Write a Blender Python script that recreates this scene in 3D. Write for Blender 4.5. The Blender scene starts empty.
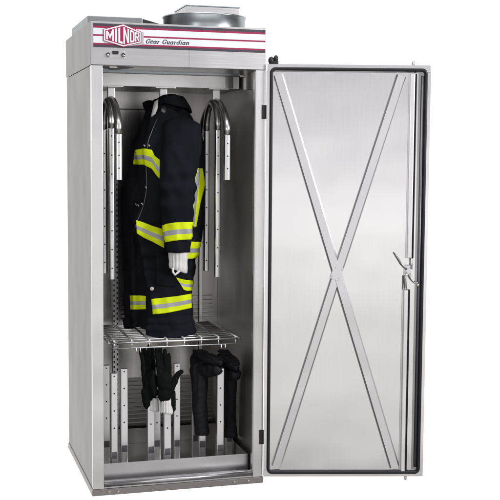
import bpy, bmesh, math, random
from mathutils import Vector, Matrix, noise
from mathutils.bvhtree import BVHTree
random.seed(4)
S = bpy.context.scene
PI = math.pi

# ------------------------------------------------------------------ camera
cam = bpy.data.cameras.new('camera'); camo = bpy.data.objects.new('camera', cam)
S.collection.objects.link(camo); S.camera = camo
yaw, pit, rol = 0.28891323, 0.08357033, 0.00721612
fw = Vector((math.sin(yaw)*math.cos(pit), math.cos(yaw)*math.cos(pit), -math.sin(pit)))
rt = Vector((math.cos(yaw), -math.sin(yaw), 0)); up = rt.cross(fw)
rt2 = rt*math.cos(rol) + up*math.sin(rol); up2 = -rt*math.sin(rol) + up*math.cos(rol)
m = Matrix((rt2, up2, -fw)).transposed().to_4x4(); m.translation = Vector((-0.6710, -4.5752, 1.4445))
camo.matrix_world = m
cam.sensor_width = 36; cam.lens = 79.115; cam.clip_end = 200
S.render.resolution_x = S.render.resolution_y = 1024

# ------------------------------------------------------------------ world: white photo studio, dimmer behind the camera
w = bpy.data.worlds.new('World'); S.world = w; w.use_nodes = True
nt = w.node_tree; nt.nodes.clear()
N = lambda t: nt.nodes.new(t)
out = N('ShaderNodeOutputWorld'); bg = N('ShaderNodeBackground'); tc = N('ShaderNodeTexCoord')
sep = N('ShaderNodeSeparateXYZ'); nt.links.new(tc.outputs['Generated'], sep.inputs[0])
ry = N('ShaderNodeValToRGB'); ry.color_ramp.interpolation = 'EASE'
my = N('ShaderNodeMapRange'); my.inputs[1].default_value = -1; my.inputs[2].default_value = 1
nt.links.new(sep.outputs['Y'], my.inputs[0]); nt.links.new(my.outputs[0], ry.inputs[0])
e = ry.color_ramp.elements
e[0].position = 0.0; e[0].color = (1, 1, 1, 1)      # 1 = front half of the studio, 0 = backdrop
e[1].position = 0.72; e[1].color = (0, 0, 0, 1)
x = e.new(0.58); x.color = (1, 1, 1, 1)
rz = N('ShaderNodeValToRGB'); mz = N('ShaderNodeMapRange'); mz.inputs[1].default_value = -1; mz.inputs[2].default_value = 1
nt.links.new(sep.outputs['Z'], mz.inputs[0]); nt.links.new(mz.outputs[0], rz.inputs[0])
ez = rz.color_ramp.elements      # made-up brightness bands by height, shaped for the streaks the door mirrors
ez[0].position = 0; ez[0].color = (.36, .345, .34, 1); ez[1].position = 1; ez[1].color = (.50, .50, .53, 1)
for p_, c_ in ((.30, (.38, .36, .35)), (.350, (.44, .42, .41)), (.375, (.78, .76, .745)), (.42, (.90, .875, .865)), (.455, (.96, .94, .935)), (.474, (1.30, 1.29, 1.29)), (.495, (1.0, .99, 1.0)), (.503, (.86, .845, .88)), (.545, (.70, .69, .73)), (.60, (.62, .61, .65)), (.75, (.50, .49, .52))):
    x = ez.new(p_); x.color = (*c_, 1)
mixc = N('ShaderNodeMix'); mixc.data_type = 'RGBA'; nt.links.new(ry.outputs[0], mixc.inputs['Factor'])
ab = N('ShaderNodeMath'); ab.operation = 'ABSOLUTE'; nt.links.new(sep.outputs['X'], ab.inputs[0])
sd = N('ShaderNodeMapRange'); sd.interpolation_type = 'SMOOTHSTEP'; nt.links.new(ab.outputs[0], sd.inputs[0])   # sides darkened so the steel edges mirror dark
for i_, v_ in ((1, .16), (2, .72), (3, 1.08), (4, .26)): sd.inputs[i_].default_value = v_
sc_ = N('ShaderNodeVectorMath'); sc_.operation = 'SCALE'; nt.links.new(rz.outputs[0], sc_.inputs[0]); nt.links.new(sd.outputs[0], sc_.inputs['Scale'])
mixc.inputs[6].default_value = (1.05, 1.05, 1.05, 1); nt.links.new(sc_.outputs[0], mixc.inputs[7])
nt.links.new(mixc.outputs[2], bg.inputs['Color']); bg.inputs['Strength'].default_value = 1.0
nt.links.new(bg.outputs[0], out.inputs[0])
S.view_settings.view_transform = 'Standard'; S.view_settings.look = 'None'
S.view_settings.exposure = 0; S.view_settings.gamma = 1

def area(name, loc, target, sx, sy, power, col=(1, 1, 1)):
    l = bpy.data.lights.new(name, 'AREA'); l.shape = 'RECTANGLE'; l.size = sx; l.size_y = sy
    l.energy = power; l.color = col
    o = bpy.data.objects.new(name, l); S.collection.objects.link(o); o.location = loc
    o.rotation_euler = (Vector(target)-Vector(loc)).to_track_quat('-Z', 'Y').to_euler()
    return o
area('overhead_softbox', (0.4, -1.2, 4.6), (0.5, 0.3, 1), 3, 2, 60)
area('key_softbox', (3.9, -3.3, 2.7), (0.4, 0.2, 1.1), 1.3, 2.2, 170)
area('fill_softbox', (-2.8, -4.0, 1.8), (0.5, 0.2, 1.0), 1.0, 2.2, 30)

# ------------------------------------------------------------------ materials
def mat(name, col, rough=.5, metal=0., spec=.5, bump=None, var=None, grain=None, aniso=0, coat=0, sheen=0, warp=.010):
    """grain=(sx,sy,sz,strength): stretched noise for brushed metal; bump=(scale,strength); var=(scale,amount)"""
    m_ = bpy.data.materials.new(name); m_.use_nodes = True; t = m_.node_tree
    b = t.nodes['Principled BSDF']
    b.inputs['Base Color'].default_value = (*col, 1); b.inputs['Roughness'].default_value = rough
    b.inputs['Metallic'].default_value = metal; b.inputs['Specular IOR Level'].default_value = spec
    if coat: b.inputs['Coat Weight'].default_value = coat; b.inputs['Coat Roughness'].default_value = .15
    if sheen: b.inputs['Sheen Weight'].default_value = sheen; b.inputs['Sheen Roughness'].default_value = .5
    tcn = t.nodes.new('ShaderNodeTexCoord')
    if grain:
        mp = t.nodes.new('ShaderNodeMapping'); mp.inputs['Scale'].default_value = grain[:3]
        t.links.new(tcn.outputs['Object'], mp.inputs[0])
        n = t.nodes.new('ShaderNodeTexNoise'); n.inputs['Scale'].default_value = 1; n.inputs['Detail'].default_value = 5
        n.inputs['Roughness'].default_value = .7
        t.links.new(mp.outputs[0], n.inputs['Vector'])
        mr = t.nodes.new('ShaderNodeMapRange'); mr.inputs[1].default_value = .3; mr.inputs[2].default_value = .7
        mr.inputs[3].default_value = rough*.88; mr.inputs[4].default_value = rough*1.18
        t.links.new(n.outputs[0], mr.inputs[0]); t.links.new(mr.outputs[0], b.inputs['Roughness'])
        mx = t.nodes.new('ShaderNodeMapRange'); mx.inputs[1].default_value = .25; mx.inputs[2].default_value = .75
        mx.inputs[3].default_value = .965; mx.inputs[4].default_value = 1.02
        t.links.new(n.outputs[0], mx.inputs[0])
        # broad smudges left by wiping the sheet
        n2 = t.nodes.new('ShaderNodeTexNoise'); n2.inputs['Scale'].default_value = 2.3; n2.inputs['Detail'].default_value = 3
        t.links.new(tcn.outputs['Object'], n2.inputs['Vector'])
        mx2 = t.nodes.new('ShaderNodeMapRange'); mx2.inputs[1].default_value = .3; mx2.inputs[2].default_value = .7
        mx2.inputs[3].default_value = .95; mx2.inputs[4].default_value = 1.03
        t.links.new(n2.outputs[0], mx2.inputs[0])
        mm = t.nodes.new('ShaderNodeMath'); mm.operation = 'MULTIPLY'
        t.links.new(mx.outputs[0], mm.inputs[0]); t.links.new(mx2.outputs[0], mm.inputs[1])
        vm = t.nodes.new('ShaderNodeVectorMath'); vm.operation = 'SCALE'; vm.inputs[0].default_value = col
        t.links.new(mm.outputs[0], vm.inputs['Scale']); t.links.new(vm.outputs[0], b.inputs['Base Color'])
        bp = t.nodes.new('ShaderNodeBump'); bp.inputs['Strength'].default_value = grain[3]; bp.inputs['Distance'].default_value = .001
        n3 = t.nodes.new('ShaderNodeTexNoise'); n3.inputs['Scale'].default_value = 3.2; n3.inputs['Detail'].default_value = 1   # oil-canning of the sheet
        t.links.new(tcn.outputs['Object'], n3.inputs['Vector'])
        b3 = t.nodes.new('ShaderNodeBump'); b3.inputs['Strength'].default_value = 1; b3.inputs['Distance'].default_value = warp
        t.links.new(n3.outputs[0], b3.inputs['Height']); t.links.new(b3.outputs[0], bp.inputs['Normal'])
        t.links.new(n.outputs[0], bp.inputs['Height']); t.links.new(bp.outputs[0], b.inputs['Normal'])
    if var:
        n = t.nodes.new('ShaderNodeTexNoise'); n.inputs['Scale'].default_value = var[0]; n.inputs['Detail'].default_value = 4
        t.links.new(tcn.outputs['Object'], n.inputs['Vector'])
        mx = t.nodes.new('ShaderNodeMapRange'); mx.inputs[1].default_value = .3; mx.inputs[2].default_value = .7
        mx.inputs[3].default_value = 1-var[1]; mx.inputs[4].default_value = 1+var[1]
        vm = t.nodes.new('ShaderNodeVectorMath'); vm.operation = 'SCALE'; vm.inputs[0].default_value = col
        t.links.new(n.outputs[0], mx.inputs[0]); t.links.new(mx.outputs[0], vm.inputs['Scale'])
        t.links.new(vm.outputs[0], b.inputs['Base Color'])
    if bump:
        n = t.nodes.new('ShaderNodeTexNoise'); n.inputs['Scale'].default_value = bump[0]; n.inputs['Detail'].default_value = 3
        t.links.new(tcn.outputs['Object'], n.inputs['Vector'])
        bp = t.nodes.new('ShaderNodeBump'); bp.inputs['Strength'].default_value = bump[1]; bp.inputs['Distance'].default_value = .002
        t.links.new(n.outputs[0], bp.inputs['Height']); t.links.new(bp.outputs[0], b.inputs['Normal'])
    return m_

STEEL = mat('brushed_steel_vertical', (.76, .75, .748), .28, 1, grain=(260, 260, 5, .05))
INNERW = mat('interior_wall_steel_lit', (.60, .575, .555), .40, 1, grain=(150, 150, 6, .015))  # interior steel lightened for the right wall, as if lit from the front
SIDE = mat('side_sheet_steel_shaded', (.245, .236, .230), .34, 1, grain=(200, 200, 6, .05), warp=.022)  # base darkened in place of a dimmer reflection on the left side
STEELH = mat('brushed_steel_horizontal', (.60, .59, .60), .32, 1, grain=(4, 200, 200, .05))
DOORM = mat('door_inner_steel', (.765, .752, .755), .14, 1, grain=(220, 60, 8, .02), warp=.0035)
BRACEM = mat('brace_steel', (.78, .77, .785), .3, 1, grain=(80, 80, 6, .03))
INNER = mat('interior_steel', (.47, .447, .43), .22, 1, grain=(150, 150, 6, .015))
DUCTM = mat('duct_steel', (.82, .80, .80), .38, 1, grain=(4, 200, 200, .06))
PERF = mat('satin_perforated_steel', (.86, .85, .86), .36, 1, grain=(200, 200, 6, .03))
TUBE = mat('perforated_tube', (.76, .76, .77), .30, 1, grain=(200, 200, 4, .05))
CHROME = mat('polished_tube', (.72, .72, .71), .30, 1, bump=(30, .1))
HOLE = mat('hole_reflection_dark', (.015, .015, .015), .8, 0, .1)
GRILLE = mat('grille_sheet_shaded', (.27, .255, .245), .35, 1)
GREYM = mat('dark_grey_metal', (.16, .16, .17), .4, .8)
WIREM = mat('wire_zinc', (.86, .87, .88), .34, 1, bump=(60, .1))
RUBBER = mat('rubber_gasket', (.012, .013, .017), .45, 0, .4, bump=(80, .1))
DARKM = mat('dark_fitting', (.03, .03, .032), .4, .3, bump=(60, .2))
ALU = mat('spun_aluminium', (.42, .46, .48), .3, 1, grain=(6, 6, 200, .1))
LID = mat('lid_grey', (.30, .31, .32), .35, 1, grain=(100, 4, 100, .1))
WHITE = mat('label_white', (.80, .83, .86), .35, 0, .4, coat=.2)
MAG = mat('label_crimson', (.33, .013, .075), .35, 0, .4, coat=.2)
NAVY = mat('label_charcoal', (.055, .05, .065), .35, 0, .4, coat=.2)
BADGE = mat('badge_silver', (.62, .60, .63), .3, .7)
INK = mat('lettering_ink', (.03, .03, .06), .5)
CLOTH = mat('dark_navy_twill', (.0088, .0096, .0145), .92, 0, .12, bump=(900, .5), var=(9, .25))
CLOTH2 = mat('dark_collar_cloth', (.006, .0065, .009), .95, 0, .1, bump=(700, .5), var=(12, .3))
LIME = mat('fluorescent_yellow', (.72, .86, .0), .6, 0, .3, bump=(1100, .4), var=(14, .10))
SILV = mat('reflective_silver', (.40, .40, .42), .4, .2, .4, bump=(1200, .4), var=(40, .1))
KNIT = mat('white_knit', (.76, .74, .73), .95, 0, .1, bump=(450, .9), var=(60, .08))
GLOVE = mat('black_glove_leather', (.005, .006, .006), .85, 0, .12, bump=(500, .7), var=(40, .3))
BOOT = mat('black_boot_rubber', (.009, .009, .012), .62, 0, .3, bump=(120, .5), var=(20, .3))
LINING = mat('lining_grey', (.45, .45, .43), .9, 0, .2, bump=(500, .4))
BRASS = mat('worn_fastener', (.55, .52, .47), .3, 1, bump=(80, .2))

# ------------------------------------------------------------------ mesh helpers
class MB:
    def __init__(s): s.b = bmesh.new(); s.mats = []
    def mi(s, m_):
        if m_ not in s.mats: s.mats.append(m_)
        return s.mats.index(m_)
    def box(s, x0, x1, y0, y1, z0, z1, m_, bev=0, M=None):
        co = [Vector((x, y, z)) for x in (x0, x1) for y in (y0, y1) for z in (z0, z1)]
        if M is not None: co = [M @ c for c in co]
        v = [s.b.verts.new(c) for c in co]
        fs = [s.b.faces.new([v[i] for i in q]) for q in ((0, 1, 3, 2), (4, 6, 7, 5), (0, 4, 5, 1), (2, 3, 7, 6), (0, 2, 6, 4), (1, 5, 7, 3))]
        i = s.mi(m_)
        for f in fs: f.material_index = i
        if bev:
            es = list({e_ for f in fs for e_ in f.edges})
            r = bmesh.ops.bevel(s.b, geom=es, offset=bev, segments=2, affect='EDGES', profile=.6)
            for f in r['faces']: f.material_index = i
        return s
    def prism(s, pts, y0, y1, m_, ax='y'):
        """closed polygon pts (a,b) extruded along an axis"""
        def P(a, b, c): return {'y': (a, c, b), 'x': (c, a, b), 'z': (a, b, c)}[ax]
        A = [s.b.verts.new(P(a, b, y0)) for a, b in pts]; B = [s.b.verts.new(P(a, b, y1)) for a, b in pts]
        i = s.mi(m_); n = len(pts); fs = [s.b.faces.new(A), s.b.faces.new(B[::-1])]
        for k in range(n): fs.append(s.b.faces.new((A[k], B[k], B[(k+1) % n], A[(k+1) % n])))
        for f in fs: f.material_index = i
        return s
    def tube(s, pts, r, m_, seg=14, cap=True, smooth=True):
        pts = [Vector(p) for p in pts]; rs = r if isinstance(r, (list, tuple)) else [r]*len(pts)
        i = s.mi(m_); prev = None; rings = []; nrm = None
        for k, p in enumerate(pts):
            a = pts[max(k-1, 0)]; b = pts[min(k+1, len(pts)-1)]; d = (b-a).normalized()
            if nrm is None:
                nrm = d.orthogonal().normalized()
            else:
                nrm = (nrm - d*nrm.dot(d)).normalized()
            bn = d.cross(nrm)
            rings.append([s.b.verts.new(p + (nrm*math.cos(2*PI*j/seg)+bn*math.sin(2*PI*j/seg))*rs[k]) for j in range(seg)])
        for k in range(len(rings)-1):
            for j in range(seg):
                f = s.b.faces.new((rings[k][j], rings[k][(j+1) % seg], rings[k+1][(j+1) % seg], rings[k+1][j]))
                f.material_index = i; f.smooth = smooth
        if cap:
            for q in (rings[0][::-1], rings[-1]):
                f = s.b.faces.new(q); f.material_index = i
        return s
    def sphere(s, c, r, m_, sc=(1, 1, 1), u=16, v=10):
        mtx = Matrix.Translation(c) @ Matrix.Diagonal((*sc, 1))
        r_ = bmesh.ops.create_uvsphere(s.b, u_segments=u, v_segments=v, radius=r, matrix=mtx)
        i = s.mi(m_)
        for f in {f for q in r_['verts'] for f in q.link_faces}: f.material_index = i; f.smooth = True
        return s
    def disc(s, c, r, h, m_, ax='y', seg=12):
        c = Vector(c); d = {'x': Vector((1, 0, 0)), 'y': Vector((0, 1, 0)), 'z': Vector((0, 0, 1))}[ax]
        return s.tube([c-d*h/2, c+d*h/2], r, m_, seg, smooth=False)
    def grid(s, rows, m_, closed=False, smooth=True):
        i = s.mi(m_); V = [[s.b.verts.new(p) for p in r] for r in rows]
        for a in range(len(V)-1):
            n = len(V[a]); 
            for k in range(n if closed else n-1):
                f = s.b.faces.new((V[a][k], V[a][(k+1) % n], V[a+1][(k+1) % n], V[a+1][k])); f.material_index = i; f.smooth = smooth
        return V
    def build(s, name, parent=None, loc=None, rotz=0, fix=True):
        if fix: bmesh.ops.recalc_face_normals(s.b, faces=s.b.faces)
        me = bpy.data.meshes.new(name); s.b.to_mesh(me); s.b.free()
        for m_ in s.mats: me.materials.append(m_)
        o = bpy.data.objects.new(name, me); S.collection.objects.link(o)
        if parent: o.parent = parent
        if loc: o.location = loc
        o.rotation_euler.z = rotz
        return o

def thing(name, label, cat, loc=(0, 0, 0), group=None):
    o = bpy.data.objects.new(name, None); S.collection.objects.link(o); o.location = loc
    o.empty_display_size = .1
    o['label'] = label; o['category'] = cat
    if group: o['group'] = group
    return o
def copy_tree(o, parent=None):
    c = o.copy(); S.collection.objects.link(c); c.parent = parent
    for ch in list(o.children): copy_tree(ch, c)
    return c
def modified(o, *mods):
    """apply modifiers by baking the evaluated mesh"""
    for t, kw in mods:
        md = o.modifiers.new(t.lower(), t)
        for k, v in kw.items(): setattr(md, k, v)
    dg = bpy.context.evaluated_depsgraph_get(); dg.update()
    me = bpy.data.meshes.new_from_object(o.evaluated_get(dg))
    o.modifiers.clear(); o.data = me
    for p in me.polygons: p.use_smooth = True
    return o
def wrinkle(o, amp, sc, off=0, stretch=(1, 1, 1)):
    me = o.data; me.update(); st = Vector(stretch)
    ns = [v.normal.copy() for v in me.vertices]
    for v, n in zip(me.vertices, ns):
        p = Vector((v.co.x*st.x, v.co.y*st.y, v.co.z*st.z))*sc + Vector((off, off*.7, 3))
        v.co += n*amp*(noise.noise(p) + .5*noise.noise(p*2.3))
    me.update()
def crom(p, t):
    n = len(p)-1; f = min(max(t, 0), 1)*n; i = min(int(f), n-1); u = f-i
    P = [Vector(p[min(max(i+k, 0), n)]) for k in (-1, 0, 1, 2)]
    return .5*((2*P[1]) + (P[2]-P[0])*u + (2*P[0]-5*P[1]+4*P[2]-P[3])*u*u + (3*P[1]-P[0]-3*P[2]+P[3])*u**3)

# ------------------------------------------------------------------ cabinet
W, D, H, HZ = .7542, .8039, 2.0, 1.8233
cab = thing('drying_cabinet', 'tall stainless steel gear drying cabinet with its door swung wide open', 'cabinet')

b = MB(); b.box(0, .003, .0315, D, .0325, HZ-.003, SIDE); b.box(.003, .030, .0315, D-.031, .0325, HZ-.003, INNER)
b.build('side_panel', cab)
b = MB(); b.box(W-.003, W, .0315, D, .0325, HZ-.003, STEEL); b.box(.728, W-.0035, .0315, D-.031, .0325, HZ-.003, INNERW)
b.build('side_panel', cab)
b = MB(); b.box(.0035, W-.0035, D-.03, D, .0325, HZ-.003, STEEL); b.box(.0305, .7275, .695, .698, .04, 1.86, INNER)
# louvred vents pressed in the back sheet
b.box(.262, .706, .6935, .6945, .125, .365, GRILLE)  # flat sheet coloured darker for the dimness of the lower cavity
for z0, z1 in ((.655, .765), (.135, .36)):
    z = z0
    while z < z1:
        b.prism([(.6934, z), (.6920, z+.002), (.6934, z+.008)], .27 if z < .5 else .24, .70, INNER if z > .5 else GRILLE, 'x'); z += .021
b.box(.2193, .3602, .690, .6945, 1.672, 1.676, HOLE)
b.build('back_panel', cab)
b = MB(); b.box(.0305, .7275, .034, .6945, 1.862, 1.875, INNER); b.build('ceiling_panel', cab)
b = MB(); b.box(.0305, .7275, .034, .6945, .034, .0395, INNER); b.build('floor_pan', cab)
# front stiles with returned edges
b = MB(); b.box(0, .0472, 0, .031, .032, HZ-.0015, STEEL, .0015); b.build('stile', cab)
b = MB(); b.box(.7102, W, 0, .031, .032, HZ-.0015, STEEL, .0015)
b.box(.7075, .7100, .004, .03, .06, 1.815, STEEL)
b.build('stile', cab)
# sill with rolled edge
b = MB(); b.box(.0475, .7100, .002, .033, .0325, .0385, STEELH)
b.tube([(.048, .004, .048), (.7095, .004, .0505)], .0085, STEELH, 16)
b.box(.0475, .7098, .014, .033, .0390, .0600, STEELH, .003)
b.build('sill', cab)
# base skirt
SK = mat('skirt_steel', (.34, .315, .305), .36, 1, grain=(6, 6, 60, .15), var=None)
b = MB(); b.box(-.004, W+.003, -.004, D+.003, .004, .0315, SK, .002)
b.box(.01, W-.01, .01, D-.01, 0.0, .0035, DARKM)
sk = b.build('base_skirt', cab)
for x in (.0676, .1064, .6228, .6873):
    q = MB(); q.disc((x, -.007, .018), .0055, .006, BRASS); q.sphere((x, -.0098, .018), .0042, BRASS, (1, .5, 1)); q.build('bolt', sk)

# hood -------------------------------------------------------------
b = MB(); b.box(-.0025, W+.0005, -.003, D, HZ, H, STEELH, .0015)
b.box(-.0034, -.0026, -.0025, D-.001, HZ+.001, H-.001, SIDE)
hood = b.build('hood', cab)
b = MB()  # striped sign band, seven strips butted edge to edge
zs = [(1.9925, 1.9815, NAVY), (1.9815, 1.9735, MAG), (1.9735, 1.9475, WHITE), (1.9475, 1.9405, MAG), (1.9405, 1.9125, WHITE), (1.9125, 1.9055, MAG), (1.9055, 1.8955, NAVY)]
for z1, z0, m_ in zs: b.box(.009, .7495, -.0052, -.0031, z0+.00001, z1, m_)
b.build('sign_band', hood)
b = MB(); b.box(.4130, .4142, -.0034, -.0031, 1.826, 1.895, GREYM); b.build('seam', hood)
for z0, z1 in ((1.9825, 1.9915), (1.8965, 1.9045)):
    b = MB(); b.box(.4085, .4185, -.0056, -.0053, z0, z1, INK); b.build('band_joint', hood)
# hexagonal badge
def hexa(x0, x1, zl0, zl1, za0, za1, zr0, zr1, xm=.1328): return [(x0, zl0), (xm, za0), (x1, zr0), (x1, zr1), (xm, za1), (x0, zl1)]
b = MB()
b.prism(hexa(.0560, .2185, 1.9160, 1.9640, 1.9010, 1.9890, 1.9120, 1.9610, .139), -.0072, -.0053, BADGE)
b.prism(hexa(.0495, .2080, 1.9215, 1.9690, 1.8985, 1.9925, 1.9185, 1.9640), -.0092, -.0073, MAG)
b.prism(hexa(.0520, .2055, 1.9232, 1.9673, 1.9010, 1.9905, 1.9202, 1.9623), -.0097, -.0093, WHITE)
b.prism(hexa(.0575, .2005, 1.9268, 1.9637, 1.9062, 1.9852, 1.9238, 1.9587), -.0102, -.0098, MAG)
badge = b.build('badge', hood)
def ztop(x): return (1.9612+(1.9812-1.9612)*(x-.06)/(.0728)) if x < .1328 else 1.9812-(1.9812-1.9565)*(x-.1328)/.0665
def zbot(x): return (1.9292-(1.9292-1.9102)*(x-.06)/(.0728)) if x < .1328 else 1.9102+(1.9265-1.9102)*(x-.1328)/.0665
GL = {  # quads in a unit cell
 'M': [[(0, 0), (.22, 0), (.22, 1), (0, 1)], [(.78, 0), (1, 0), (1, 1), (.78, 1)], [(.221, 1), (.221, .62), (.5, .12), (.5, .5)], [(.779, 1), (.501, .5), (.501, .12), (.779, .62)]],
 'I': [[(0, 0), (1, 0), (1, 1), (0, 1)]],
 'L': [[(0, 0), (.42, 0), (.42, 1), (0, 1)], [(.421, 0), (1, 0), (1, .13), (.421, .13)]],
 'N': [[(0, 0), (.27, 0), (.27, 1), (0, 1)], [(.73, 0), (1, 0), (1, 1), (.73, 1)], [(.271, 1), (.271, .66), (.729, 0), (.729, .34)]],
 'O': [[(0, .151), (.3, .151), (.3, .849), (0, .849)], [(.7, .151), (1, .151), (1, .849), (.7, .849)], [(.0, .1), (.15, 0), (.85, 0), (1, .1), (1, .15), (.0, .15)], [(0, .85), (1, .85), (1, .9), (.85, 1), (.15, 1), (0, .9)]],
 'R': [[(0, 0), (.28, 0), (.28, 1), (0, 1)], [(.281, .85), (.85, .85), (.95, 1), (.281, 1)], [(.281, .42), (.9, .42), (.9, .56), (.281, .56)], [(.7, .561), (1, .561), (1, .849), (.7, .849)], [(.45, .419), (.75, .419), (1, 0), (.7, 0)]]}
b = MB()
for ch, x0, x1 in (('M', .0605, .0935), ('I', .0985, .1060), ('L', .1115, .1295), ('N', .1325, .1560), ('O', .1600, .1790), ('R', .1820, .1985)):
    for q in GL[ch]:
        q2 = []
        for u, v in q:
            x = x0+u*(x1-x0); q2.append((x, zbot(x)+v*(ztop(x)-zbot(x))))
        b.prism(q2, -.0109, -.0103, WHITE)
b.build('badge_lettering', hood)
# slanted serif script beside the badge, drawn with a broad pen
def arc(cx, cy, rx, ry, a0, a1, n=9): return [(cx+rx*math.cos(math.radians(a0+(a1-a0)*k/n)), cy+ry*math.sin(math.radians(a0+(a1-a0)*k/n))) for k in range(n+1)]
SG = {
 'G': (1.05, [arc(.52, .72, .42, .68, 45, 320, 14), [(.92, 1.35), (.86, 1.0)], [(.84, .62), (.84, .15)], [(.62, .64), (1.0, .64)]]),
 'e': (.78, [[(.1, .52), (.68, .56)]+arc(.4, .52, .29, .46, 10, 320, 12)]),
 'a': (.86, [arc(.36, .48, .27, .44, 20, 340, 12), [(.66, .92), (.66, .12), (.80, .04)]]),
 'r': (.66, [[(.02, .88), (.22, .92), (.22, 0)], [(.22, .62), (.38, .88), (.58, .86)], [(.06, 0), (.40, 0)]]),
 'u': (.90, [[(.02, .9), (.20, .92), (.20, .3), (.30, .06), (.46, .05), (.66, .3)], [(.5, .9), (.68, .92), (.68, .08), (.84, .04)]]),
 'd': (.90, [arc(.36, .47, .27, .44, 20, 340, 12), [(.5, 1.42), (.68, 1.46), (.68, .1), (.82, .04)]]),
 'i': (.46, [[(.04, .9), (.22, .92), (.22, .08), (.38, .04)], [(.22, 1.2), (.24, 1.36)]]),
 'n': (.92, [[(.02, .88), (.20, .92), (.20, 0)], [(.20, .6), (.40, .9), (.58, .86), (.68, .64), (.68, .06), (.84, .03)], [(.06, 0), (.36, 0)]])}
b = MB(); cx = 0; SC = .0128; T0 = (.2262, 1.9165); k_ = 0
txt = 'Gear Guardian'; tot = sum(.62 if c == ' ' else SG[c][0]+.09 for c in txt); sx = (.4175-T0[0]-.004)/(tot*SC)
for c in txt:
    if c == ' ': cx += .62; continue
    adv, strokes = SG[c]
    for st in strokes:
        for (a0, b0), (a1, b1) in zip(st[:-1], st[1:]):
            k_ += 1; dy = -.0058 - .00002*(k_ % 9)
            d = Vector((a1-a0, b1-b0)); L = d.length; nn = Vector((-d.y, d.x))/L
            th = .065+.07*abs(d.y)/L
            e_ = d/L*.02
            q = [(a0+nn.x*th-e_.x, b0+nn.y*th-e_.y), (a0-nn.x*th-e_.x, b0-nn.y*th-e_.y), (a1-nn.x*th+e_.x, b1-nn.y*th+e_.y), (a1+nn.x*th+e_.x, b1+nn.y*th+e_.y)]
            b.prism([(T0[0]+(cx+u+v*.28)*SC*sx, T0[1]+v*SC+.0006) for u, v in q], dy, -.00525, INK)
    cx += adv+.09
b.build('lettering', hood)
# latch keeper under the badge
b = MB(); b.box(.062, .140, -.0045, -.0031, 1.853, 1.882, STEELH, .0005)
b.box(.087, .113, -.0105, -.0046, 1.868, 1.882, DARKM, .002)
for x in (.069, .1325): b.disc((x, -.008, 1.8665), .008, .008, DARKM); b.sphere((x, -.012, 1.8625), .0072, BRASS, (1, .7, .8))
b.build('latch_keeper', hood)
b = MB(); b.prism([(.0485, 1.8205), (.0485, 1.8110), (.085, 1.8045), (.120, 1.8070), (.178, 1.8150), (.178, 1.8175), (.13, 1.8215)], -.002, .012, DARKM)
b.prism([(.075, 1.8185), (.078, 1.8130), (.110, 1.8130), (.104, 1.8185)], -.0030, -.0021, BRASS)
b.build('latch_plate', hood)

# roof equipment ----------------------------------------------------
b = MB(); b.box(.018, .258, .224, .742, H+.0005, 2.050, LID, .002)
b.prism([(.2585, H+.0008), (.2585, 2.048), (.262, 2.0475), (.372, 2.020), (.372, H+.0008)], .235, .70, DARKM)
b.build('control_box', cab)
b = MB(); cx_, cy_, R_ = .535, .222, .181
ring = lambda r, z: [(cx_+r*math.cos(2*PI*k/72), cy_+r*math.sin(2*PI*k/72), z) for k in range(72)]
V = b.grid([ring(R_, H+.0005), ring(R_, 2.055), ring(R_+.004, 2.0565), ring(R_+.004, 2.0625), ring(R_-.002, 2.0635), ring(.05, 2.0640)], ALU, closed=True)
b.b.faces.new(V[-1])
blow = b.build('blower_housing', cab)
b = MB(); b.box(.432, .672, .13, .36, 2.0645, 2.0985, STEELH, .0015); b.box(.429, .675, .127, .363, 2.0988, 2.1035, ALU, .001)
b.build('motor_cover', blow)

# duct, rail and air hangers ----------------------------------------
b = MB(); b.box(.0495, .7150, .28, .6855, 1.7575, 1.838, DUCTM, .001)
b.box(.0495, .7150, .2755, .2798, 1.8115, 1.8140, GREYM); b.box(.0495, .7150, .272, .2798, 1.815, 1.8365, ALU, .001)
b.box(.648, .686, .2770, .2798, 1.7585, 1.8110, INNER)  # darker plate painting in the post mirrored by the duct face
b.build('air_duct', cab)
b = MB(); b.box(.690, .7270, .09, .12, 1.742, 1.828, INNER, .002); b.disc((.683, .10, 1.802), .006, .03, BRASS, 'x')
b.build('wall_bracket', cab)

def u_tube(x, y0, y1, ztop_, zl, zb0, zb1, r, holes, dx=0):
    """inverted U in the y-z plane: legs at y0 (near) and y1 (far)"""
    b_ = MB(); ym = (y0+y1)/2; pts = []
    n = 28
    for k in range(n+1):
        q = -1+2*k/n; aq = abs(q)
        yy = ym+(y1-y0)/2*math.copysign(1-(1-aq)**1.25, q) if aq else ym
        zz = zl+(ztop_-zl)*(1-aq**1.9)**.95
        pts.append((x+dx*aq*aq, yy, zz))
    pts = [(x+dx, y0, zl-.03)]+pts+[(x+dx, y1, zl-.03)]
    b_.tube(pts, r, CHROME, 16)
    for yy, zb in ((y0, zb0), (y1, zb1)):
        ov = [(.88, -.35), (.80, -.62), (.55, -.80), (.28, -.86), (0, -.88), (-.28, -.86), (-.55, -.80), (-.80, -.62), (-.88, -.35), (-.88, .35), (-.6, .8), (0, .88), (.6, .8), (.88, .35)]
        V_ = b_.grid([[(x+dx+a*r, yy+c*r, z_) for a, c in ov] for z_ in (zb, zb+.001, zl-.033, zl-.032)], TUBE, closed=True)
        b_.b.faces.new(V_[0]); b_.b.faces.new(V_[-1])
        z = zb+.05
        while z < zl-.06:
            b_.disc((x+dx-.001, yy-r*.86, z), .0032, .003, HOLE, 'y', 10); z += holes
    return b_
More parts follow.
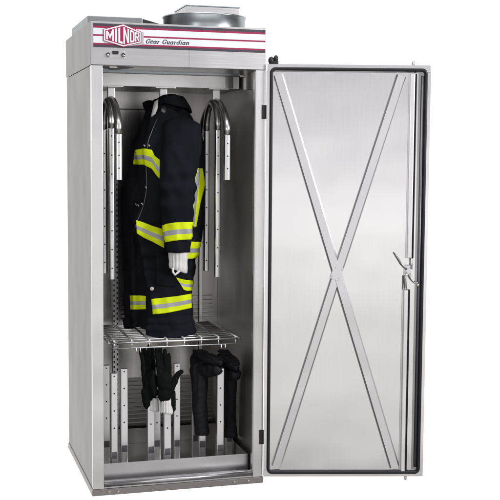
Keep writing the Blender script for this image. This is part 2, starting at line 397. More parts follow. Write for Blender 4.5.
def hanger(x, ya=.11, yb=.56, zl=1.575):
    st = MB(); st.box(x-.045, x+.045, .262, .372, 1.7515, 1.7570, DUCTM, .001)
    st.box(x-.0155, x+.0155, .305, .335, 1.700, 1.7512, DUCTM, .002)
    h_ = st.build('hanger_stem', cab)
    u_tube(x-.002, ya, yb, 1.700, zl, 1.3468, 1.3468, .0165, .055).build('shoulder_tube', h_)
    u_tube(x-.012, .235, .44, 1.694, 1.60, .905, .912, .0150, .083).build('long_tube', h_)
    return h_
hanger(.1340); hanger(.3700, .24, .47, 1.50); hanger(.6150)

# slotted shelf standard on the back wall
b = MB(); b.box(.199, .226, .676, .6862, .10, 1.44, PERF, .001)
z = .12
while z < 1.42:
    b.box(.2015, .2075, .6750, .6757, z, z+.011, HOLE); b.box(.2170, .2230, .6750, .6757, z+.012, z+.023, HOLE); z += .025
b.build('shelf_standard', cab)
b = MB(); b.box(.63, .645, .676, .6862, .10, 1.44, PERF, .001); b.build('shelf_standard', cab)

# drip tray and its glove and boot posts
b = MB(); b.box(.050, .7060, .070, .0725, .0405, .1205, STEELH, .0008)
b.box(.050, .7060, .0728, .660, .0405, .0450, INNER); b.box(.7035, .7060, .0730, .660, .0455, .1200, INNER)
b.box(.050, .0525, .0730, .660, .0455, .1200, INNER); b.box(.050, .7060, .6575, .660, .0455, .1200, INNER)
b.build('drip_tray', cab)
def post(x, y, zt=.50, wd=.031, square=True):
    b_ = MB(); h = wd/2
    b_.box(x-h, x+h, y-h, y+h, .0456, zt, PERF, .0025)
    b_.box(x-h*.45, x+h*.45, y-h-.0015, y-h-.0002, zt-.02, zt-.003, PERF, .0)
    for k in range(6):
        z = zt-.0115-k*.077
        if z > .2: b_.disc((x-.001, y-h-.0017, z), .0032, .0014, HOLE, 'y', 10)
    b_.box(x-h*.8, x+h*.8, y-h-.0012, y-h-.0002, .122, .152, GREYM)  # grey square painting a dark reflection near the foot of the post
    return b_.build('air_post', cab)
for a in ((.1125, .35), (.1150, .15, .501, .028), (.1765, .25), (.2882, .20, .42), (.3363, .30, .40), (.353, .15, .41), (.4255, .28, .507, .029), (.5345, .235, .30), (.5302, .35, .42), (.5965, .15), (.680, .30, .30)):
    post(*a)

# hinges on the right stile
for z0, z1 in ((1.613, 1.673), (.179, .243)):
    b = MB(); b.box(.7375, .7540, -.0045, -.0006, z0, z1, DARKM, .001); b.tube([(.7575, -.003, z0), (.7575, -.003, z1)], .0035, DARKM, 10)
    b.build('hinge', cab)

# ------------------------------------------------------------------ door (local x along the door, -y towards its inner face)
DA = -.259988; hx, hy = .7590, -.0184
b = MB()
x0, x1, z0, z1 = -.0055, .7043, .0365, 1.8478
DT = .042
# frame flange around a shallow pressed pan
b.box(x0, x1, 0, .003, z1-.030, z1, DOORM, .001); b.box(x0, x1, 0, .003, z0, z0+.030, DOORM, .001)
b.box(x0, x0+.030, .0, .003, z0+.0302, z1-.0302, DOORM); b.box(x1-.030, x1, .0, .003, z0+.0302, z1-.0302, DOORM)
b.box(x0, x1, .0305, DT, z0, z1, STEEL, .0015)
for q in ((x0, x0+.002, z0, z1), (x1-.002, x1, z0, z1)): b.box(q[0], q[1], .0032, .0303, q[2], q[3], STEEL)
for q in ((z0, z0+.002), (z1-.002, z1)): b.box(x0+.0022, x1-.0022, .0032, .0303, q[0], q[1], STEEL)
# pan: sloped walls and field
px0, px1, pz0, pz1 = x0+.0300, x1-.0300, z0+.0300, z1-.0300; g = .010
o4 = [(px0, .0015, pz0), (px1, .0015, pz0), (px1, .0015, pz1), (px0, .0015, pz1)]
i4 = [(px0+.001, .0075, pz0+.002), (px1-g*2.2, .0075, pz0+.002), (px1-g*2.2, .0075, pz1-.002), (px0+.001, .0075, pz1-.002)]
V = b.grid([o4, i4], DOORM, closed=True, smooth=False)
b.b.faces.new(V[-1])
door = b.build('door', cab, (hx, hy, 0), DA)
# gasket: rounded rectangle swept
def rrect(a0, a1, c0, c1, r, n=10):
    P = []
    for (cx, cz, s_) in ((a1-r, c1-r, 0), (a0+r, c1-r, 90), (a0+r, c0+r, 180), (a1-r, c0+r, 270)):
        for k in range(n+1):
            t = math.radians(s_+90*k/n); P.append((cx+r*math.cos(t), cz+r*math.sin(t)))
    return P
b = MB(); out_ = rrect(x0+.0125, x1-.0140, z0+.0125, z1-.0130, .026)
offs = ((0, .0), (.0005, .009), (.004, .012), (.0105, .012), (.0142, .008), (.0150, .0))
rows = []
for d, h in offs:
    ia = rrect(x0+.0125+d, x1-.0140-d, z0+.0125+d, z1-.0130-d, max(.026-d, .004)); rows.append([(p[0], -h-.0002, p[1]) for p in ia])
b.grid(rows, RUBBER, closed=True); b.build('gasket', door)
# inner bead beside the latch side of the gasket
b = MB(); b.tube([(x1-.036, -.0005, z0+.045), (x1-.036, -.0005, z1-.045)], .0075, GREYM, 16); b.build('gasket_bead', door)
# X braces: shallow hat channels
BEDGE = mat('brace_edge_shaded', (.50, .49, .50), .55, 1, bump=(90, .1))  # slopes coloured darker to paint the shadow strip beside each brace
def channel(p, q, wt, wf, h, y0=.0072):
    p = Vector((p[0], 0, p[1])); q = Vector((q[0], 0, q[1])); d = (q-p).normalized(); n = Vector((-d.z, 0, d.x))
    b_ = MB(); prof = [(-wt/2-wf-.0005, .0), (-wt/2-wf, -.0012), (-wt/2-.003, -.0014), (-wt/2+.003, -h), (wt/2-.003, -h), (wt/2+.003, -.0014), (wt/2+wf, -.0012), (wt/2+wf+.0005, .0)]
    rows_ = [[c + n*a + Vector((0, y0+h_, 0)) for a, h_ in prof] for c in (p, q)]
    V_ = b_.grid(rows_, BRACEM, smooth=False)
    for r_ in V_: b_.b.faces.new(r_)
    ie = b_.mi(BEDGE)
    for f_ in b_.b.faces:
        ks_ = sorted({i_ for v_ in f_.verts for i_ in range(8) if v_ in (V_[0][i_], V_[1][i_])})
        if len(f_.verts) == 4 and ks_ in ([2, 3], [4, 5]): f_.material_index = ie
    return b_
channel((.043, 1.803), (.579, .078), .037, .004, .0095).build('brace', door)
XC = Vector((.3105, .9450)); dB = (Vector((.050, .080))-Vector((.577, 1.803))).normalized()
channel((.577, 1.803), tuple(XC-dB*.024), .037, .004, .0080).build('brace', door)
channel(tuple(XC+dB*.024), (.050, .080), .037, .004, .0080).build('brace', door)
b = MB(); Mr = Matrix.Translation((XC.x-.002, 0, XC.y)) @ Matrix.Rotation(math.radians(18), 4, 'Y')
b.box(-.022, .022, -.0048, -.0026, -.030, .030, BRACEM, .0006, Mr)
for a in ((-.015, -.020), (.015, -.020), (-.015, .020), (.015, .020)):
    c = Mr @ Vector((a[0], -.0056, a[1])); b.disc(c, .0030, .002, BRASS)
b.build('brace_plate', door)
# latch rods
LEVER = mat('lever_steel', (.36, .355, .35), .42, 1, bump=(60, .1))
WHM = mat('rod_cover_bright', (.88, .87, .88), .3, 1, grain=(80, 80, 5, .05))
def cover(xa, za, zb, name='rod_cover', tilt=0):
    b_ = MB(); b_.box(xa, xa+.019, -.013, .0070, za, zb, WHM, .003); b_.box(xa+.0192, xa+.0285, -.004, .0070, za, zb, HOLE)  # bright face and dark strip paint the reflections of a half-round channel
    b_.box(xa-.005, xa-.0002, .001, .0072, za, zb, BRACEM)
    return b_.build(name, door)
cover(.6150, 1.013, 1.812); cover(.6030, .0620, .873)
b = MB(); b.tube([(.634, -.004, 1.012), (.634, -.004, .965)], .0055, CHROME); b.box(.6395, .6425, -.004, .0, .962, 1.012, BRACEM)
b.build('latch_rod', door)
b = MB(); b.tube([(.628, .012, z1+.0002), (.628, .012, z1+.018)], .006, STEEL); b.build('latch_pin', door)
b = MB(); b.tube([(.612, -.004, .874), (.608, -.004, .93), (.616, -.006, .955)], .0052, CHROME)
b.box(.598, .6015, -.003, .003, .874, .935, GREYM)
b.build('latch_rod', door)
b = MB(); b.tube([(.629, .012, z0-.018), (.629, .012, z0-.0002)], .006, STEEL); b.build('latch_pin', door)
b = MB(); b.box(.604, .636, -.006, .004, .935, .982, BRACEM, .003); b.disc((.620, -.012, .958), .010, .011, BRACEM, 'y', 20)
for k in range(4):
    t = k*PI/2+.785; b.disc((.620+.014*math.cos(t), -.007, .958+.020*math.sin(t)), .003, .003, LEVER)
hd = b.build('latch_hub', door)
b = MB(); b.tube([(.614, -.014, .962), (.592, -.010, .985), (.5600, -.006, 1.034)], [.0042, .0046, .0036], LEVER, 12)
b.sphere((.5600, -.006, 1.034), .0040, LEVER)
b.build('handle_lever', door)
b = MB(); b.tube([(.622, -.014, .940), (.634, -.014, .920), (.648, -.011, .905), (.660, -.012, .907), (.664, -.012, .898)], .0034, LEVER, 12)
b.sphere((.664, -.012, .894), .0070, BRASS, (1, .7, 1)); b.build('release_hook', door)
# black bushing on top of the hinge side
b = MB(); b.sphere((.014, .018, z1+.016), .017, DARKM, (.8, 1, 1)); b.sphere((.034, .018, z1+.024), .013, DARKM, (.8, 1, 1.2))
b.box(.004, .045, .008, .028, z1+.0002, z1+.014, DARKM, .003); b.build('door_bushing', door)

# ------------------------------------------------------------------ wire shelf
shelf = thing('wire_shelf', 'open wire grid shelf held across the middle of the cabinet under the hanging coat', 'shelf', (.38, .35, .641))
b = MB(); zc = .0; X0, X1, Y0, Y1 = .088-.38, .668-.38, .10-.35, .60-.35
def wire(p, q, r): b.tube([p, q], r, WIREM, 8)
for y in (Y0, Y0+.010): pass
wire((X0, Y0, .0), (X1, Y0, .0), .0042); wire((X0+.004, Y0+.001, -.024), (X1-.02, Y0+.001, -.024), .0030)
wire((X0, Y1, .0), (X1, Y1, .0), .0042); wire((X0, Y0, 0), (X0, Y1, 0), .0042); wire((X1, Y0, 0), (X1, Y1, 0), .0042)
k = 1
while Y0+k*.050 < Y1-.01: wire((X0, Y0+k*.050, .003), (X1, Y0+k*.050, .003), .0034); k += 1
k = 0
while X0+.02+k*.078 < X1-.01:
    xx = X0+.02+k*.078; wire((xx, Y0, .008), (xx, Y1, .008), .0042); wire((xx, Y0, 0), (xx, Y0+.001, -.024), .0026); k += 1
b.build('wire_grid', shelf)
for xx in (.205-.38, .588-.38):
    b = MB()
    for d in (0, .018): b.tube([(xx+d, Y0-.002, -.024), (xx+d, Y0-.004, -.040), (xx+d+.004, Y0, -.045)], .0026, WIREM, 8)
    b.build('shelf_clip', shelf)

# ------------------------------------------------------------------ turnout coat
coat = thing('turnout_coat', "black firefighter's coat with lime and silver stripes hanging in the cabinet above the wire shelf", 'coat', (.38, .33, .645))
CO = Vector(coat.location)
#        z,    xn,   yn,   xb,  yb,   yfar, xl,   yl,  hemdz
ROWS = [(1.672, .335, .285, .445, .34, .40, .330, .35),
        (1.640, .310, .240, .478, .34, .44, .315, .35),
        (1.600, .288, .185, .508, .34, .51, .285, .36),
        (1.550, .272, .150, .535, .33, .55, .262, .36),
        (1.475, .252, .145, .547, .33, .56, .232, .36),
        (1.380, .256, .145, .552, .33, .56, .222, .36),
        (1.257, .252, .150, .550, .32, .55, .196, .34),
        (1.160, .215, .150, .544, .32, .54, .190, .34),
        (1.040, .245, .155, .532, .30, .53, .196, .34),
        (.920, .262, .155, .500, .30, .53, .196, .34),
        (.810, .272, .160, .496, .28, .52, .198, .34),
        (.720, .276, .165, .502, .28, .51, .204, .34),
        (.650, .262, .160, .522, .28, .50, .212, .34)]
def prof(t):  # interpolated row parameters
    return crom([r for r in [tuple(r) for r in ROWS]], t) if False else None
def rowat(t):
    n = len(ROWS)-1; f_ = t*n; i = min(int(f_), n-1); u = f_-i
    r = []
    for k in range(8):
        a, b_, c, d = (ROWS[min(max(i+j, 0), n)][k] for j in (-1, 0, 1, 2))
        r.append(.5*((2*b_)+(c-a)*u+(2*a-5*b_+4*c-d)*u*u+(3*b_-a-3*c+d)*u**3))
    return r
NU, NV = 150, 190
rows = []
for j in range(NV+1):
    t = j/NV; z, xn, yn, xb, yb, yf, xl, yl = rowat(t)
    mid = (xn+xb)/2
    ctl = [(xn+.012, yn+.040), (xn, yn+.022), (xn+.035, yn+.006), (mid, yn), (xb-.05, yn+.03), (xb-.006, yb-.05), (xb, yb), (xb-.03, yf-.08), (mid+.04, yf), (mid-.06, yf-.005),
           (xl+.03, yf-.08), (xl, yl), (xl+.012, yl-.08), (xn-.014, yn+.105), (xn+.030, yn+.062)]
    r = []
    for k in range(NU+1):
        u = k/NU; p = crom([(a, b_, 0) for a, b_ in ctl], u)
        left = max(0, min(1, (u-.70)/.1))
        zz = z + (.028*left+.006*math.sin(u*23))*max(0, (t-.85)/.15)
        # cloth folds: vertical drape getting deeper towards the hem, cross creases at the waist
        amp = .004+.007*t
        fold = noise.noise(Vector((p.x*13, p.y*13, zz*2.2+5)))*amp*2.6 + noise.noise(Vector((p.x*24+3, p.y*24, zz*9)))*.0035 \
            + math.exp(-((zz-1.0)/.14)**2)*noise.noise(Vector((p.x*8, p.y*8, zz*30)))*.013 + math.exp(-((zz-.70)/.05)**2)*noise.noise(Vector((p.x*14, p.y*10, zz*40)))*.014 - abs(noise.noise(Vector((p.x*9+7, p.y*9, zz*5+p.x*8))))*.016*min(1, t*3) + .003
        c = Vector((mid-.02, (yn+yf)/2, 0)); d = (Vector((p.x, p.y, 0))-c).normalized()
        r.append(Vector((p.x, p.y, zz)) + d*fold - CO)
    rows.append(r)
b = MB(); b.grid(rows, CLOTH)
torso = b.build('coat_body', coat)
modified(torso, ('SOLIDIFY', dict(thickness=.004, offset=-1)))

def sleeve(path, name):
    """path rows: centre x,y,z, half width x, half width y"""
    b_ = MB(); rows_ = []; n = len(path)-1; NJ = 110; NK = 56
    for j in range(NJ+1):
        t = j/NJ*n; i = min(int(t), n-1); u = t-i; q = []
        for k in range(5):
            a, bb, c, d = (path[min(max(i+jj, 0), n)][k] for jj in (-1, 0, 1, 2))
            q.append(.5*((2*bb)+(c-a)*u+(2*a-5*bb+4*c-d)*u*u+(3*bb-a-3*c+d)*u**3))
        x, y, z, rx, ry = q; r = []
        for k in range(NK):
            th = 2*PI*k/NK; c_, s_ = math.cos(th), math.sin(th)
            p = Vector((x+rx*math.copysign(abs(c_)**.85, c_), y+ry*math.copysign(abs(s_)**.85, s_), z))
            fo = noise.noise(Vector((p.x*15, p.y*15, z*4+9)))*.013 + math.exp(-((z-1.30)/.09)**2)*noise.noise(Vector((p.x*7, p.y*7, z*26)))*.018 + noise.noise(Vector((p.x*30, p.y*30, z*16)))*.003 - abs(noise.noise(Vector((p.x*11+2, p.y*11, z*7+p.x*9))))*.016 + .003
            r.append(p + Vector((c_, s_, 0))*fo - CO)
        rows_.append(r)
    b_.grid(rows_, CLOTH, closed=True)
    o = b_.build(name, coat)
    return modified(o, ('SOLIDIFY', dict(thickness=.004, offset=-1)))
SL = [(.418, .25, 1.625, .045, .045), (.420, .205, 1.600, .078, .065), (.424, .165, 1.550, .090, .070), (.416, .135, 1.480, .086, .066), (.398, .120, 1.400, .082, .064), (.388, .110, 1.300, .079, .060), (.386, .102, 1.200, .077, .056),
      (.385, .098, 1.120, .071, .052), (.390, .097, 1.055, .060, .046), (.392, .098, 1.032, .055, .043)]
sl1 = sleeve(SL, 'sleeve')
sl2 = sleeve([(x, .71-y*1.0, z, rx, ry*.8) for x, y, z, rx, ry in SL], 'sleeve')
# white knit wristlets with thumb loop
def wrist(sy, name='wristlet'):
    b_ = MB(); rows_ = []
    for z, rx, ry in ((1.046, .040, .030), (1.030, .043, .032), (1.010, .041, .031), (.990, .039, .028), (.970, .040, .030), (.954, .039, .028), (.950, .034, .024)):
        rows_.append([Vector((.391+(rx+.0018*(-1)**(k//2))*math.cos(2*PI*k/64), (.098 if sy > 0 else .612)+(ry+.0018*(-1)**(k//2))*math.sin(2*PI*k/64), z-.012*math.cos(2*PI*k/64)*(z < .99)))-CO for k in range(64)])
    V_ = b_.grid(rows_, KNIT, closed=True); b_.b.faces.new(V_[-1]); b_.b.faces.new(V_[0])
    y = .075 if sy > 0 else .612
    b_.tube([Vector(p)-CO for p in ((.362, y, .966), (.362, y-.004, .948), (.370, y-.006, .936), (.384, y-.004, .946), (.398, y, .960))], .0050, KNIT, 10)
    return b_.build(name, sl1 if sy > 0 else sl2)
wrist(1); wrist(-1)

# reflective trim laid on the cloth
dg = bpy.context.evaluated_depsgraph_get()
bvs = []
for o in (torso, sl1, sl2):
    bm_ = bmesh.new(); bm_.from_mesh(o.data); bvs.append((o, BVHTree.FromBMesh(bm_))); bm_.free()
def hit(p, d):
    best = None
    for o, t in bvs:
        h, n, i, dist = t.ray_cast(p, d)
        if h is not None and (best is None or dist < best[1]): best = (h, dist, o)
    return best
def lerp_poly(P, u):
    n = len(P)-1; f_ = u*n; i = min(int(f_), n-1); k = f_-i
    return (P[i][0]*(1-k)+P[i+1][0]*k, P[i][1]*(1-k)+P[i+1][1]*k)
BANDS = {
 'chest': ([(.201, 1.475), (.24, 1.482), (.275, 1.476), (.288, 1.45), (.310, 1.433)], [(.192, 1.411), (.24, 1.411), (.275, 1.394), (.297, 1.364), (.31, 1.350)], (.187, .007), 0),
 'waist': ([(.205, 1.174), (.24, 1.163), (.275, 1.148), (.330, 1.132)], [(.209, 1.116), (.24, 1.096), (.279, 1.078), (.330, 1.050)], (.187, -.057), 0),
 'sleeve': ([(.308, 1.143), (.337, 1.156), (.377, 1.162), (.464, 1.163)], [(.313, 1.073), (.346, 1.079), (.39, 1.085), (.464, 1.089)], (.209, -.064), 1),
 'hem': ([(.272, .829), (.333, .834), (.391, .839), (.456, .848)], [(.279, .761), (.333, .764), (.391, .773), (.456, .784)], (.202, -.131), 0),
 'far_hem': ([(.178, .847), (.222, .846), (.250, .843)], [(.18, .784), (.222, .783), (.250, .784)], (.182, -.127), 0),
 'back': ([(.500, 1.397), (.512, 1.325), (.489, 1.238), (.471, 1.137)], [(.472, 1.399), (.437, 1.342), (.446, 1.26), (.448, 1.137)], (.251, -.009), 0),
 'low_back': ([(.435, 1.08), (.462, 1.076), (.500, 1.075)], [(.426, 1.001), (.453, 1.001), (.500, 1.005)], (.237, -.077), 0),
 'side': ([(.382, .921), (.413, .911), (.460, .904)], [(.418, .865), (.431, .86), (.460, .86)], (.225, -.111), 0)}
for key, (T, B_, dr, on_sleeve) in BANDS.items():
    d = Vector((dr[0], 1, dr[1])).normalized(); nu, nv = 46, 18; P = {}
    for i in range(nu+1):
        for j in range(nv+1):
            a = lerp_poly(T, i/nu); c = lerp_poly(B_, i/nu); v = j/nv
            p = Vector((a[0]*(1-v)+c[0]*v, .1, a[1]*(1-v)+c[1]*v)) - CO - d*.3
            if on_sleeve: h = bvs[1][1].ray_cast(p, d)[0]
            else: h = bvs[0][1].ray_cast(p, d)[0]
            if h is not None: P[i, j] = h - d*.0035
    b = MB(); i_l, i_s = b.mi(LIME), b.mi(SILV); vv = {k_: b.b.verts.new(p) for k_, p in P.items()}
    for i in range(nu):
        for j in range(nv):
            ks = [(i, j), (i+1, j), (i+1, j+1), (i, j+1)]
            if all(k_ in vv for k_ in ks) and max((P[ks[0]]-P[k_]).length for k_ in ks[1:]) < .10:
                f_ = b.b.faces.new([vv[k_] for k_ in ks]); f_.material_index = i_s if nv*.34 <= j < nv*.66 else i_l; f_.smooth = True
    bmesh.ops.delete(b.b, geom=[v for v in b.b.verts if not v.link_faces], context='VERTS')
    seen = set(); best = []
    for v0 in b.b.verts:
        if v0 in seen: continue
        st = [v0]; seen.add(v0); isl = []
        while st:
            v = st.pop(); isl.append(v)
            for e_ in v.link_edges:
                w_ = e_.other_vert(v)
                if w_ not in seen: seen.add(w_); st.append(w_)
        if len(isl) > len(best): best = isl
    keep = set(best); bmesh.ops.delete(b.b, geom=[v for v in b.b.verts if v not in keep], context='VERTS')
    o = b.build('reflective_trim', sl1 if on_sleeve else torso)
    modified(o, ('SOLIDIFY', dict(thickness=.0022, offset=0)))
# bellows pocket on the near side
d = Vector((.2, 1, -.09)).normalized(); V = []
for i in range(25):
    for j in range(25):
        p = Vector((.292+.082*i/24, .1, 1.030-.142*j/24-.012*i/24))-CO-d*.3
        V.append((i, j, bvs[0][1].ray_cast(p, d)[0]))
b = MB(); ci = b.mi(CLOTH); vd = {(i, j): b.b.verts.new(h-d*(.006 if 0 < i < 24 and 0 < j < 24 else .001)-d*(.006 if j < 9 else 0)) for i, j, h in V if h is not None}
for i in range(24):
    for j in range(24):
        ks = [(i, j), (i+1, j), (i+1, j+1), (i, j+1)]
        if all(k_ in vd for k_ in ks): f_ = b.b.faces.new([vd[k_] for k_ in ks]); f_.smooth = True
o = b.build('pocket', torso); modified(o, ('SOLIDIFY', dict(thickness=.003, offset=0)))
# zipper line, clasps and snap
b = MB(); zp = [(.300, .1, 1.615), (.277, .1, 1.563), (.256, .1, 1.498), (.250, .1, 1.40), (.252, .1, 1.315), (.238, .1, 1.236), (.212, .1, 1.17), (.192, .1, 1.112)]
pts = []
for k in range(60):
    q = crom(zp, k/59); h = hit(q-CO-Vector((.187, 1, 0))*.3, Vector((.187, 1, 0)).normalized())
    if h: pts.append(h[0]-Vector((0, .002, 0)))
b.tube(pts, .0016, GREYM, 6); b.build('zip', torso)
def on_cloth(x, z): 
    h = hit(Vector((x, .1, z))-CO-Vector((.19, 1, -.03))*.3, Vector((.19, 1, -.03)).normalized()); return h[0] if h else Vector((x, .15, z))-CO
for x, z in ((.243, 1.498), (.262, 1.498), (.250, 1.315), (.216, 1.236), (.232, 1.243), (.205, 1.240)):
    c = on_cloth(x, z); b = MB(); b.tube([c+Vector((-.006, -.003, .002)), c+Vector((.006, -.003, -.002))], .0026, BRASS, 8); b.sphere(c+Vector((0, -.004, -.004)), .0028, BRASS); b.build('clasp', torso)
c = on_cloth(.275, .869); b = MB(); b.disc(c+Vector((0, -.003, 0)), .0085, .005, BRASS, 'y', 18); b.sphere(c+Vector((0, -.0055, 0)), .004, BRASS, (1, .5, 1)); b.build('snap', torso)
# collar: stands up around the neck and rolls outward at the back
b = MB(); rows = []
NK = 80
for j, (t, zz, e0, e1) in enumerate(((0, 1.640, .004, .0), (.3, 1.670, -.004, -.004), (.55, 1.695, .0, .002), (.75, 1.706, .008, .010), (.9, 1.700, .016, .022), (1.0, 1.683, .022, .034), (1.1, 1.664, .026, .038))):
    r = []
    for k in range(NK+1):
        u = k/NK; th = math.radians(-142+262*u)     # 0 = back (+x), ends at the front opening
        back = (1+math.cos(th))/2
        ex = e0+(e1-e0)*back
        x = .392+(.062+ex)*math.cos(th)*1.12; y = .345+(.085+ex*.8)*math.sin(th)
        z_ = zz + .016*max(0, -math.sin(th)) - .030*t*max(0, 1-u/.16)**1.5+(-.018*(t > .8)*back) + noise.noise(Vector((th*2, t*3, 1)))*.006 + .012*(1-back)*t
        if k < 12 and j > 3: z_ += .004
        r.append(Vector((x, y, z_))-CO)
    rows.append(r)
b.grid(rows, CLOTH2); col_ = b.build('collar', coat); modified(col_, ('SUBSURF', dict(levels=1)), ('SOLIDIFY', dict(thickness=.007, offset=0)))
b = MB()  # far collar wing standing at the front left
rows = []
for j in range(6):
    v = j/5
    rows.append([Vector((.302+.048*u-.010*v+.006*math.sin(v*5), .36+.02*u, 1.622+.075*v+.010*u*v - .012*abs(u-.5)))-CO for u in [q/8 for q in range(9)]])
b.grid(rows, CLOTH2); wg = b.build('collar_flap', coat); modified(wg, ('SUBSURF', dict(levels=1)), ('SOLIDIFY', dict(thickness=.016, offset=0)))
b = MB(); b.grid([[Vector(p)-CO for p in ((.318, .262, 1.690), (.336, .262, 1.700))], [Vector(p)-CO for p in ((.308, .246, 1.660), (.330, .246, 1.660))], [Vector(p)-CO for p in ((.296, .222, 1.625), (.308, .222, 1.618))]], LINING)
ln = b.build('collar_lining', coat); modified(ln, ('SOLIDIFY', dict(thickness=.004, offset=0)))

# ------------------------------------------------------------------ gloves and boots: blended solids remeshed into one skin
def blend(parts, name, parent, m_, vox=.0028, smooth=6, amp=.0, sc=30):
    b_ = MB()
    for p in parts:
        if p[0] == 's': b_.sphere(p[1], 1, m_, p[2], 20, 14)
        else:
            _, pts, rs = p; fl_ = p[3] if len(p) > 3 else None
            for q, r_ in zip(pts, rs): b_.sphere(q, r_, m_, (1, 1, 1), 14, 10)
            for (a, ra), (c, rc) in zip(zip(pts[:-1], rs[:-1]), zip(pts[1:], rs[1:])): b_.tube([a, c], [ra, rc], m_, 14)
    o = b_.build(name, parent)
    modified(o, ('REMESH', dict(mode='VOXEL', voxel_size=vox)), ('SMOOTH', dict(factor=.5, iterations=smooth)))
    if amp: wrinkle(o, amp, sc)
    return o

g1 = thing('work_glove', 'black glove hanging fingers up, left one of the pair, its fingers held close together', 'glove', (.288, .20, .31), 'gloves drying on the air posts')
G = Vector(g1.location)
P = lambda x, y, z: tuple(Vector((x, y, z))-G)
blend([('c', [P(.258, .188, .45), P(.250, .180, .53), P(.240, .176, .596)], [.0120, .0102, .0088]),
       ('c', [P(.270, .198, .46), P(.268, .196, .54), P(.260, .196, .590)], [.0118, .0100, .0086]),
       ('c', [P(.284, .195, .47), P(.284, .188, .55), P(.278, .186, .608)], [.0120, .0104, .0088]),
       ('c', [P(.300, .205, .46), P(.303, .208, .53), P(.299, .210, .588)], [.0120, .0102, .0088]),
       ('c', [P(.300, .168, .40), P(.288, .158, .45), P(.290, .156, .495)], [.017, .014, .011]),
       ('s', P(.286, .196, .440), (.036, .024, .062)), ('s', P(.284, .200, .395), (.034, .025, .050)),
       ('c', [P(.268, .195, .40), P(.270, .195, .345)], [.024, .018]), ('c', [P(.262, .195, .36), P(.270, .195, .334)], [.014, .012])],
      'glove_body', g1, GLOVE, vox=.0023, smooth=4, amp=.0024, sc=45)
def knit_cuff(c, rx, ry, z0, z1, parent, flare=.004):
    b_ = MB(); rows_ = []
    for j in range(9):
        v = j/8; e_ = flare*v
        rows_.append([(c[0]+(rx+e_+.0020*(-1)**(k//2))*math.cos(2*PI*k/56), c[1]+(ry+e_*.5+.0020*(-1)**(k//2))*math.sin(2*PI*k/56), z1+(z0-z1)*v+.004*math.sin(2*PI*k/56*2)*v) for k in range(56)])
    V_ = b_.grid(rows_, KNIT, closed=True)
    o = b_.build('knit_cuff', parent); return modified(o, ('SOLIDIFY', dict(thickness=.003, offset=-1)))
knit_cuff(P(.300, .200, 0)[:2], .0215, .0205, .311-G.z, .372-G.z, g1)

g2 = thing('work_glove', 'black glove hanging fingers up, right one of the pair, its thumb spread out', 'glove', (.350, .15, .31), 'gloves drying on the air posts')
G = Vector(g2.location)
blend([('c', [P(.320, .150, .45), P(.312, .146, .53), P(.303, .142, .598)], [.0118, .0100, .0086]),
       ('c', [P(.333, .152, .47), P(.329, .152, .54), P(.322, .154, .600)], [.0118, .0100, .0086]),
       ('c', [P(.348, .150, .47), P(.346, .144, .54), P(.341, .140, .592)], [.0118, .0100, .0086]),
       ('c', [P(.363, .150, .46), P(.364, .150, .52), P(.361, .150, .572)], [.0112, .0096, .0082]),
       ('c', [P(.360, .142, .405), P(.384, .136, .455), P(.398, .134, .484), P(.413, .134, .494)], [.019, .016, .013, .0105]),
       ('s', P(.341, .148, .450), (.034, .024, .056)), ('s', P(.346, .152, .400), (.037, .026, .046)),
       ('c', [P(.374, .152, .40), P(.379, .152, .345), P(.384, .152, .322)], [.018, .015, .010])],
      'glove_body', g2, GLOVE, vox=.0023, smooth=4, amp=.0024, sc=45)
knit_cuff(P(.350, .150, 0)[:2], .0215, .0205, .309-G.z, .368-G.z, g2, .007)

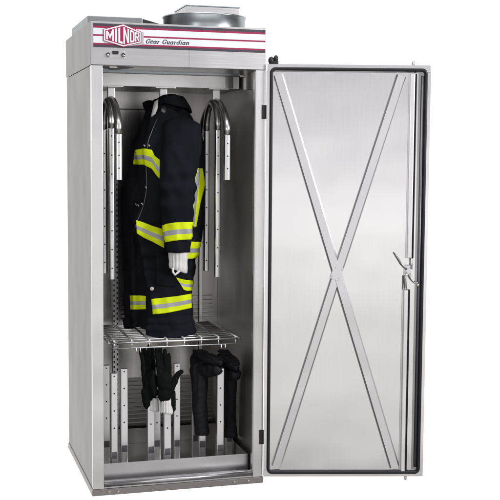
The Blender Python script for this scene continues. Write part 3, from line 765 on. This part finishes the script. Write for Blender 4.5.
bt = thing('rubber_boot', 'black boot turned upside down on a post, left one beside the gloves', 'boot', (.527, .25, .18), 'boots drying upside down on the air posts')
G = Vector(bt.location)
def boot(o, sh, heel, ank, ball, toe, rr):
    o_ = blend([('c', sh, rr), ('c', [ank, heel], [rr[-1]*1.0, .033]), ('c', [ank, ball], [rr[-1]*.92, .032]), ('c', [heel, ball, toe], [.032, .032, .026])],
          'boot_upper', o, BOOT, vox=.004, smooth=8)
    wrinkle(o_, .009, 19, 2, (1, 1, .22)); wrinkle(o_, .003, 20, 5, (1, 1, .9)); wrinkle(o_, .0016, 60, 8)
    zc = sh[0][2]-rr[0]+.024          # the shaft mouth is cut off flat and slightly flared
    for v in o_.data.vertices:
        if v.co.z < zc+.03:
            q = 1+.10*(1-max(0, v.co.z-zc)/.03)*.8
            v.co.x = sh[0][0]+(v.co.x-sh[0][0])*q; v.co.y = sh[0][1]+(v.co.y-sh[0][1])*q
        if v.co.z < zc: v.co.z = zc-(zc-v.co.z)*.08
    o_.data.update()
    # lugged outsole, on top because the boot stands on its head
    a = Vector(heel); c = Vector(toe); d = Vector((c.x-a.x, c.y-a.y, 0)); L = d.length; d.normalize(); n = Vector((-d.y, d.x, 0))
    b_ = MB(); K = 40; top = []; low = []
    for k in range(K):
        th = 2*PI*k/K; s_ = .5-.5*math.cos(th); wd = (.029+.009*math.sin(PI*min(1, s_*1.1)**2))*math.sin(th)
        p = a + d*(-.022+s_*(L+.044)) + n*wd; zc_ = a.z+(c.z-a.z)*s_
        top.append(Vector((p.x, p.y, zc_+.046))); low.append(Vector((p.x, p.y, zc_+.024)))
    V_ = b_.grid([low, top], BOOT, closed=True); b_.b.faces.new(V_[0]); b_.b.faces.new(V_[1])
    for k in range(9):
        s_ = .08+.84*k/8; q = a+d*(s_*L); zc_ = a.z+(c.z-a.z)*s_+.046
        if k == 3: continue
        M_ = Matrix.Translation((q.x, q.y, zc_)) @ Matrix.Rotation(math.atan2(d.y, d.x), 4, 'Z')
        b_.box(-.006, .006, -.026, .026, -.003, .006, BOOT, .001, M_)
    b_.build('outsole', o)
boot(bt, [P(.535, .24, .190), P(.528, .24, .30), P(.526, .25, .42), P(.528, .27, .47)], P(.530, .330, .508), P(.532, .27, .470), P(.572, .190, .488), P(.592, .150, .490), [.034, .037, .039, .040])
b2 = thing('rubber_boot', 'black boot turned upside down on a post, right one beside the right wall', 'boot', (.680, .30, .16), 'boots drying upside down on the air posts')
G = Vector(b2.location)
boot(b2, [P(.688, .30, .150), P(.686, .30, .28), P(.682, .30, .40), P(.678, .30, .46)], P(.660, .350, .500), P(.676, .29, .460), P(.674, .200, .462), P(.672, .160, .460), [.031, .034, .036, .038])
